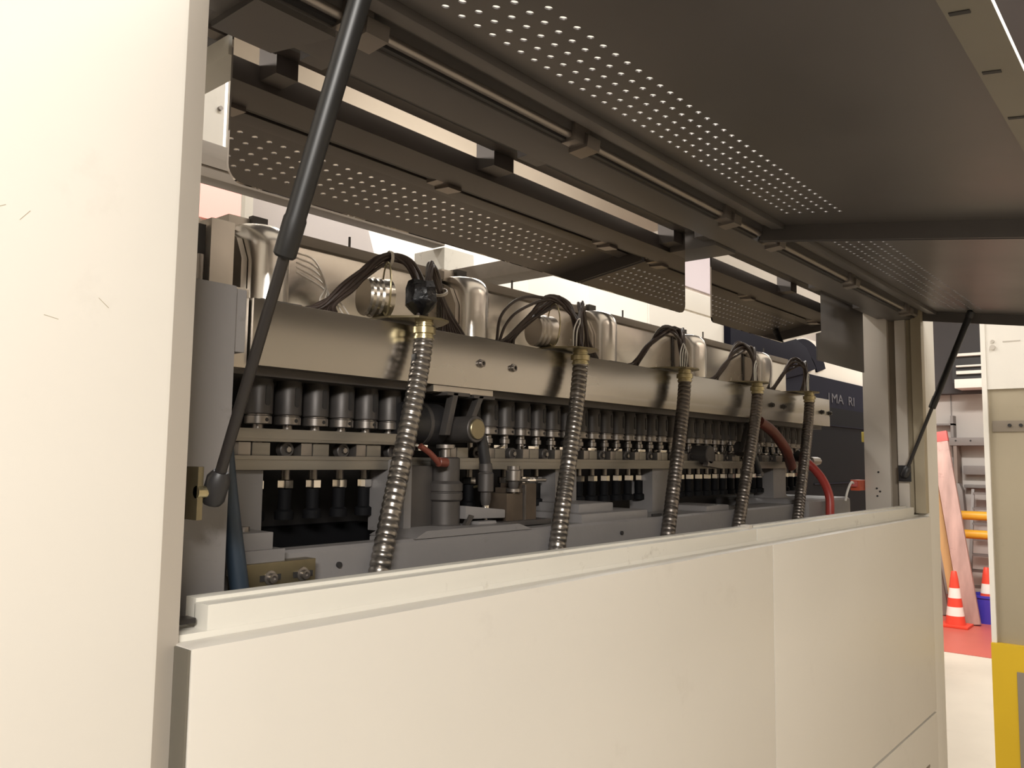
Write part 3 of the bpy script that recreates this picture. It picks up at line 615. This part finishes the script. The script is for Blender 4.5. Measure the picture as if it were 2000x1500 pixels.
MB().lathe((0.803, 0.797, -0.100), (0, 0, 1), [(0, 0), (0.024, 0), (0.024, 0.006), (0.021, 0.010), (0.021, 0.040), (0.0245, 0.043), (0.0245, 0.0515), (0.023, 0.0525), (0.023, 0.0535), (0.0245, 0.0545), (0.0245, 0.064), (0.020, 0.068), (0.020, 0.098), (0.017, 0.100), (0, 0.100)], 28).build('post_body', 'iron', bpst)
MB().lathe((0.803, 0.797, -0.001), (0, 0, 1), [(0, 0), (0.007, 0), (0.007, 0.012), (0.013, 0.013), (0.013, 0.018), (0, 0.018)], 16).build('top_stud', 'iron_light', bpst)
MB().prism([(0.735, -0.100), (0.782, -0.100), (0.782, -0.012), (0.735, -0.012)], 'y', 0.800, 0.85, 0.002).build('side_web', 'iron', bpst)
MB().prism([(0.722, -0.098), (0.735, -0.098), (0.735, -0.004), (0.722, -0.004)], 'y', 0.79, 0.86, 0.001).build('side_plate', 'bed', bpst)
lv = thing('clamp_lever', 'cast arm and foot reaching from the round post to the rusty block', 'lever', (0.87, 0.79, -0.1))
MB().prism([(0.822, -0.066), (0.905, -0.074), (0.905, -0.086), (0.822, -0.084)], 'y', 0.775, 0.80, 0.002).build('arm', 'bed', lv)
MB().prism([(0.835, -0.101), (0.885, -0.101), (0.880, -0.088), (0.845, -0.088)], 'y', 0.770, 0.81, 0.002).build('foot', 'bed', lv)
MB().prism([(0.812, -0.101), (0.820, -0.101), (0.836, -0.080), (0.828, -0.078)], 'y', 0.772, 0.778).build('brace', 'iron', lv)
for (x, z0, z1, m, lab) in ((0.873, -0.078, -0.012, 'iron', 'spring plunger with a bright tip under the black hose'), (0.934, -0.052, -0.012, 'iron_light', 'short round plunger with a pale foot on the rusty block')):
    p = thing('spring_plunger', lab, 'plunger', (x, 0.785, z0))
    L = z1 - z0
    MB().lathe((x, 0.785, z0 + L * 0.45), (0, 0, 1), [(0, 0), (0.0105, 0), (0.0115, 0.001), (0.0115, L * 0.38), (0.0095, L * 0.42), (0.0095, L * 0.55), (0, L * 0.55)], 18).build('barrel', m, p)
    MB().lathe((x, 0.785, z0 + L * 0.16), (0, 0, 1), [(0, 0), (0.006, 0), (0.008, L * 0.12), (0.008, L * 0.30), (0, L * 0.30)], 14).build('stem', 'iron', p)
    MB().cyl((x, 0.785, z0 + L * 0.04), (x, 0.785, z0 + L * 0.18), 0.0055 if x < 0.9 else 0.011, n=14, bev=0.0006).build('tip', 'chrome' if x < 0.9 else 'iron_light', p)
    MB().cyl((x, 0.785, z0 - 0.022 if x < 0.9 else z0), (x, 0.785, z0 + L * 0.05), 0.003, n=10).build('needle', 'iron_light', p)
MB_r = thing('rusty_block', 'rust-brown steel block on a plate between the round post and the second conduit', 'block', (0.955, 0.80, -0.095))
MB().box(0.916, 0.953, 0.782, 0.83, -0.092, -0.052, 0.001).box(0.957, 0.985, 0.782, 0.83, -0.092, -0.038, 0.001).box(0.945, 0.958, 0.785, 0.83, -0.092, -0.045).build('block_body', 'rust', MB_r)
MB().box(0.954, 0.957, 0.779, 0.784, -0.092, -0.040).build('edge_strip', 'iron_light', MB_r)
MB().box(0.895, 1.01, 0.772, 0.835, -0.099, -0.0915, 0.001).build('base_plate', 'iron', MB_r)
MB().cyl((0.935, 0.80, -0.034), (1.03, 0.80, -0.034), 0.0028, n=10).build('cross_pin', 'iron_light', MB_r)
MB().cyl((0.985, 0.80, -0.034), (1.0, 0.80, -0.034), 0.0055, n=12).build('pin_nut', 'chrome', MB_r)
MB().tube([(0.865, 0.80, -0.042), (0.905, 0.80, -0.038)], 0.0018, 8).build('wire_clip', 'brass', MB_r)
def hose(name, pts, r, m, lab, cat='hose', fit=None):
    T_ = thing(name, lab, cat, pts[-1])
    MB().tube(spline(pts, 8), r, 14).build('hose', m, T_)
    if fit: MB().cyl(fit[0], fit[1], fit[2], n=14, bev=0.001).build('end_fitting', fit[3], T_)
    return T_
hose('black_hose', [(0.850, 0.79, 0.045), (0.862, 0.786, 0.028), (0.868, 0.785, 0.005), (0.872, 0.785, -0.014)], 0.0082, 'rubber', 'short black hose curving down to the spring plunger', fit=((0.872, 0.785, -0.020), (0.872, 0.785, -0.008), 0.0095, 'iron'))
hose('red_lever', [(0.735, 0.776, 0.014), (0.752, 0.774, 0.004), (0.768, 0.772, -0.010)], 0.0040, 'dark_red', 'small red lever beside the nearest conduit', 'lever', fit=((0.764, 0.772, -0.0065), (0.780, 0.772, -0.0075), 0.0065, 'dark_red'))
hose('blue_hose', [(0.405, 0.692, 0.03), (0.410, 0.692, -0.01), (0.418, 0.692, -0.060), (0.428, 0.690, -0.12), (0.440, 0.688, -0.20)], 0.0088, 'blue_hose', 'dark blue hose rising behind the sill at the left upright')
hose('dark_red_hose', [(1.825, 0.79, 0.092), (1.89, 0.785, 0.070), (1.96, 0.783, 0.030), (2.04, 0.80, -0.012)], 0.0125, 'dark_red', 'dark red-brown hose slanting under the right end of the beam')
hose('red_hose', [(2.09, 0.80, 0.015), (2.098, 0.770, -0.012), (2.095, 0.742, -0.045), (2.085, 0.723, -0.085), (2.080, 0.720, -0.135), (2.085, 0.718, -0.20)], 0.0105, 'red_hose', 'bright red hose running down past the far conduit to the sill', fit=((2.088, 0.808, 0.022), (2.091, 0.793, 0.008), 0.0125, 'rubber'))
yk = thing('small_yoke', 'small forked bracket and roller between the two farthest conduits', 'bracket', (1.83, 0.8, 0.09))
for dx in (0.0, 0.05):
    MB().prism([(1.80 + dx, 0.0895), (1.812 + dx, 0.0895), (1.768 + dx, 0.020), (1.756 + dx, 0.020)], 'y', 0.80, 0.812, 0.0008).build('fork_arm', 'iron', yk)
MB().cyl((1.79, 0.83, 0.028), (1.79, 0.785, 0.028), 0.017, n=22, bev=0.001).build('roller', 'iron', yk)
hose('black_hose', [(1.785, 0.79, 0.02), (1.80, 0.787, -0.005), (1.815, 0.786, -0.030)], 0.0075, 'rubber', 'short black hose below the small fork near the far conduits', fit=((1.815, 0.786, -0.035), (1.815, 0.786, -0.024), 0.0088, 'iron'))
ww = thing('winged_clamp', 'dark round clamp with a wing handle just left of the fourth conduit', 'clamp', (1.62, 0.8, 0.0))
MB().cyl((1.60, 0.84, 0.012), (1.60, 0.80, 0.012), 0.020, n=22, bev=0.002).build('clamp_body', 'iron', ww)
MB().prism([(1.585, -0.012), (1.66, -0.018), (1.65, -0.006), (1.59, 0.0)], 'y', 0.80, 0.812, 0.001).build('wing', 'iron_light', ww)
ef = thing('rail_end_fitting', 'light grey threaded fitting on the right end of the guide rail', 'fitting', (2.19, 0.82, 0.0))
MB().cyl((2.17, 0.80, 0.002), (2.225, 0.80, 0.002), 0.011, n=8).build('nut', 'iron_light', ef)
MB().cyl((2.15, 0.80, 0.002), (2.24, 0.80, 0.002), 0.006, n=12).build('stud', 'iron_light', ef)
MB().lathe((2.20, 0.80, -0.024), (0, 0, 1), [(0, 0), (0.004, 0), (0.005, 0.004), (0.004, 0.014), (0, 0.014)], 10).build('drain_tip', 'chrome', ef)
con = thing('cable_connector', 'orange-red connector box on the right window post with a grey cable', 'connector', (2.28, 0.715, -0.07))
MB().box(2.262, 2.318, 0.704, 0.728, -0.0745, -0.0465, 0.0015).build('connector_body', 'orange', con)
MB().box(2.248, 2.264, 0.708, 0.724, -0.064, -0.051, 0.001).build('collar', 'redcap', con)
MB().tube(spline([(2.252, 0.716, -0.056), (2.236, 0.716, -0.052), (2.222, 0.718, -0.062), (2.215, 0.722, -0.080), (2.214, 0.726, -0.100)], 6), 0.0030, 8).build('cable', 'wire_white', con, 'grey cable')
single(MB().box(2.312, 2.330, 0.7035, 0.712, 0.055, 0.083, 0.0015), 'yellow_tag', 'yellow_tag', 'small yellow tag on the edge of the right window post', 'tag', (2.32, 0.708, 0.055))

# ------------------------------------------------------------------ behind the machine
nv = thing('navy_machine', 'dark navy machine with pale lettering and a white swoosh panel behind the right end', 'machine', (4.8, 2.0, -1.5))
MB().box(3.62, 6.6, 1.60, 2.6, -1.5, 0.47, 0.01).build('body', 'navy', nv)
MB().box(3.60, 6.6, 1.588, 1.60, -1.5, 0.305, 0.004).build('lower_door', 'navy_dark', nv)
MB().prism([(3.37, 0.30), (4.25, 0.46), (4.42, 0.50), (4.28, 0.60), (4.05, 0.65), (3.7, 0.66), (3.37, 0.62)], 'y', 1.585, 1.63, 0.006).build('curved_hood', 'navy', nv)
MB().box(4.20, 6.6, 1.61, 2.6, 0.47, 0.66, 0.004).build('white_panel', 'white', nv)
sw = [(4.32 + 0.30 * math.cos(math.radians(a)), 0.45 + 0.20 * math.sin(math.radians(a))) for a in range(20, 150, 8)] + [(4.32 + 0.16 * math.cos(math.radians(a)), 0.45 + 0.12 * math.sin(math.radians(a))) for a in range(146, 16, -8)]
MB().prism(sw, 'y', 1.600, 1.612).build('swoosh', 'navy', nv)
MB().text('1MA  RI', 0.075, Matrix.Translation((4.60, 1.5975, 0.335)) @ Matrix.Rotation(math.radians(90), 4, 'X') @ Matrix.Diagonal((1.9, 1, 1, 1)), 0.001).build('lettering', 'pale', nv, 'pale block lettering', smooth=0)
for z in (0.20, -0.12): MB().box(4.35, 5.2, 1.582, 1.588, z, z + 0.006).build('door_rib', 'navy', nv)
single(MB().box(3.50, 4.95, 2.85, 2.9, -1.5, 1.6), 'partition_panel', 'cream', 'cream partition panel seen under the dull dark sheet', 'panel', (4.2, 2.87, -1.5))
cb = thing('rear_cabinet', 'white cabinet standing behind the machine in the middle', 'cabinet', (2.45, 1.7, -1.5))
MB().box(2.72, 3.36, 1.62, 1.9, -1.5, 0.710, 0.006).build('body', 'white', cb)
MB().box(2.72, 3.36, 1.612, 1.62, 0.622, 0.706, 0.003).build('door', 'white', cb)
MB().box(2.72, 3.36, 1.612, 1.62, -1.5, 0.612, 0.003).build('door', 'white', cb)
gp = thing('partition_screen', 'pale lavender-grey screen standing behind the first cover box', 'screen', (1.1, 1.6, -1.5))
MB().prism([(0.98, -1.5), (1.50, -1.5), (1.42, 0.30), (1.30, 0.62), (0.98, 0.68)], 'y', 1.60, 1.606).build('pane', 'lav', gp)
MB().box(0.965, 0.985, 1.595, 1.612, -1.5, 0.70).build('pane_edge', 'white', gp)
single(MB().box(1.70, 2.06, 3.27, 3.298, 1.02, 1.25), 'wall_board', 'pane_red', 'faded red board on the bright wall behind the machine', 'board', (1.88, 3.28, 1.02))

single(MB().box(5.5, 6.75, 3.27, 3.298, 1.46, 2.1), 'wall_board', 'lav_board', 'lavender-grey board high on the back wall, seen through the gap between the sheets', 'board', (6.1, 3.28, 1.46))

# ------------------------------------------------------------------ right-hand side: cabinet with yellow skirting
pc = thing('control_cabinet', 'beige cabinet with white upper part and yellow skirting at the right edge of the picture', 'cabinet', (3.6, 0.2, -1.5))
MB().box(3.412, 4.2, -0.9, 0.600, -0.640, 0.272, 0.002).build('lower_panel', 'olive', pc)
MB().box(3.402, 4.2, -0.9, 0.600, 0.272, 1.1, 0.002).build('upper_panel', 'white', pc)
MB().box(3.396, 3.43, 0.600, 0.6165, -0.632, 1.1, 0.002).build('corner_strip', 'white', pc)
MB().box(3.408, 3.42, -0.9, 0.590, 0.117, 0.157, 0.001).build('fixing_band', 'oliveband', pc)
for y in (0.535, 0.500, 0.42): MB().cyl((3.4085, y, 0.140), (3.403, y, 0.140), 0.006, n=10).build('band_screw', 'dark', pc)
MB().box(3.385, 4.2, -0.9, 0.6170, -1.5, -0.632, 0.002).build('skirting', 'base_yellow', pc)
MB().box(3.380, 3.386, -0.6, 0.540, -1.45, -0.720, 0.002).build('skirting_door', 'oliveband', pc)
MB().cyl((3.4025, 0.577, 0.425), (3.394, 0.577, 0.425), 0.009, n=14).build('lock', 'edge', pc)
MB().cyl((3.4025, 0.577, 0.447), (3.396, 0.577, 0.447), 0.006, n=14).build('lock', 'edge', pc)
MB().box(3.4005, 3.403, 0.49, 0.545, 0.442, 0.446).build('marking', 'edge', pc)

# ------------------------------------------------------------------ far end of the hall
def plank(name, base, top, w, t, m, lab, cap=None):
    b = Vector(base); tp = Vector(top); d = tp - b
    ex = Vector((0, -1, 0)); ez = d.normalized(); ey = ez.cross(ex).normalized(); ex = ey.cross(ez)
    mt = Matrix.Translation(b) @ Matrix((ex, ey, ez)).transposed().to_4x4()
    T_ = thing(name, lab, 'plank', base, 'planks leaning by the cones')
    MB().box(-w / 2, w / 2, -t / 2, t / 2, 0, d.length, 0.004, mtx=mt).build('board', m, T_)
    if cap: MB().box(-w / 2 - 0.004, w / 2 + 0.004, -t / 2 - 0.004, t / 2 + 0.004, d.length - 0.09, d.length + 0.01, 0.004, mtx=mt).build('end_cap', cap, T_)
plank('leaning_plank', (8.75, 1.745, -1.495), (8.95, 2.02, 0.30), 0.15, 0.05, 'pinkwood', 'broad pinkish board with red end cap leaning behind the front cone', 'redcap')
plank('leaning_plank', (8.86, 1.885, -1.495), (9.06, 2.13, 0.02), 0.075, 0.05, 'wood', 'narrow bare timber board left of the pinkish board')
plank('leaning_plank', (9.10, 2.06, -1.495), (9.35, 2.30, -0.15), 0.10, 0.04, 'greywood', 'dark weathered board leaning leftmost behind the front cone')
def cone(x, y, z, lab, hb=0.125, h=0.50):
    C_ = thing('traffic_cone', lab, 'cone', (x, y, z), 'red and white traffic cones')
    rr = lambda t: 0.088 * (1 - t) + 0.026 * t
    MB().box(x - hb, x + hb, y - hb, y + hb, z, z + 0.022, 0.008).build('base', 'cone_red', C_)
    seg = [(0.022, 0.10, 'cone_red'), (0.10, 0.18, 'cone_white'), (0.18, 0.26, 'cone_red'), (0.26, 0.35, 'cone_white'), (0.35, 0.44, 'cone_red')]
    for a, b, m in seg:
        MB().lathe((x, y, z), (0, 0, 1), [(0, a), (rr(a / h), a), (rr(b / h), b), (0, b)], 24).build('band' if m == 'cone_white' else 'cone_section', m, C_, 'white reflective band' if m == 'cone_white' else None)
    MB().lathe((x, y, z), (0, 0, 1), [(rr(0.44 / h), 0.44), (0.024, 0.495), (0.020, 0.502), (0, 0.502)], 20).build('tip', 'cone_red', C_)
cone(8.58, 1.845, -1.497, 'red and white traffic cone on the red floor beside the enclosure corner')
bk = thing('bucket', 'blue plastic bucket with a traffic cone standing in it', 'bucket', (9.0, 1.655, -1.497))
MB().lathe((9.0, 1.655, -1.497), (0, 0, 1), [(0, 0), (0.115, 0), (0.145, 0.24), (0.152, 0.24), (0.152, 0.262), (0.140, 0.262), (0.112, 0.012), (0, 0.012)], 28).build('bucket_body', 'bucket', bk)
MB().tube([(9.0 - 0.06, 1.655 + 0.15 * math.cos(a), -1.497 + 0.25 - 0.11 * math.sin(a)) for a in [math.pi * q / 14 for q in range(15)]], 0.004, 8).build('handle', 'tie', bk)
cone(9.0, 1.655, -1.484, 'second traffic cone standing inside the blue bucket', 0.076)
# yellow guard rail
yg = thing('guard_rail', 'yellow two-rail guard in front of the far wall', 'guard rail', (9.6, 1.6, -1.497))
for z in (-0.525, -0.715): MB().cyl((9.5, 0.4, z), (9.5, 2.6, z), 0.045, n=18).build('rail', 'yellow_pipe', yg)
for y in (2.5, 0.5): MB().cyl((9.5, y, -1.497), (9.5, y, -0.50), 0.035, n=14).build('post', 'yellow_pipe', yg)
# shelf, brackets, ladder, duct on the far wall
sh = thing('wall_shelf', 'grey metal shelf rail with bolts on the far wall', 'shelf', (10.4, 1.8, 0.2))
MB().box(10.35, 10.60, 0.8, 2.27, 0.205, 0.295, 0.003).build('rail', 'greymetal', sh)
for y in (2.16, 2.01, 1.86, 1.71): MB().cyl((10.35, y, 0.26), (10.342, y, 0.26), 0.009, n=10).build('bolt', 'dark', sh)
MB().box(10.36, 10.59, 2.155, 2.19, -0.5, 0.21, 0.002).build('upright', 'greywood', sh)
MB().box(10.45, 10.59, 2.20, 2.23, 0.30, 0.55).build('bracket', 'greymetal', sh)
MB().box(10.45, 10.59, 2.20, 2.42, 0.44, 0.46).build('bracket', 'greymetal', sh)
for k, (z0, z1, m) in enumerate(((-0.12, -0.02, 'greymetal'), (-0.27, -0.235, 'greymetal'))):
    single(MB().box(10.48, 10.60, 0.8, 2.12, z0, z1, 0.004), 'wall_ledge', m, ('upper' if k == 0 else 'lower') + ' dull grey ledge on the far wall above the steps', 'ledge', (10.54, 1.5, z0), 'ledges on the far wall')
ld = thing('step_ladder', 'small grey step ladder against the far wall above the yellow rails', 'ladder', (10.2, 1.85, -1.497))
for y in (1.66, 2.0):
    MB().prism([(10.00, -1.497), (10.05, -1.497), (10.43, -0.28), (10.40, -0.28)], 'y', y, y + 0.03).build('stile', 'greymetal', ld)
for k in range(7):
    z = -1.33 + 0.165 * k; x = 10.02 + 0.305 * (z + 1.497)
    MB().box(x, x + 0.09, 1.68, 2.01, z, z + 0.025).build('step', 'greymetal', ld)
single(MB().prism([(2.20, -0.62), (2.08, -0.62), (2.10, -0.30), (2.13, -0.22), (2.18, -0.22)], 'x', 10.3, 10.42, 0.004), 'sack_truck', 'greymetal', 'dark grey upright object left of the step ladder', 'object', (10.35, 2.15, -0.62))
du = thing('ventilation_duct', 'bright ribbed ventilation duct high on the far wall', 'duct', (10.2, 1.6, 0.82))
MB().box(10.05, 10.4, 0.8, 2.09, 0.83, 0.93, 0.006).build('duct_floor', 'white', du)
for z, d in ((0.99, 0.035), (1.07, 0.018), (1.19, 0.03)): MB().box(10.10, 10.4, 0.8, 2.08, z, z + d, 0.003).build('duct_rib', 'white', du)
MB().box(10.16, 10.38, 0.8, 2.13, 0.90, 1.19).build('duct_body', 'dark', du)
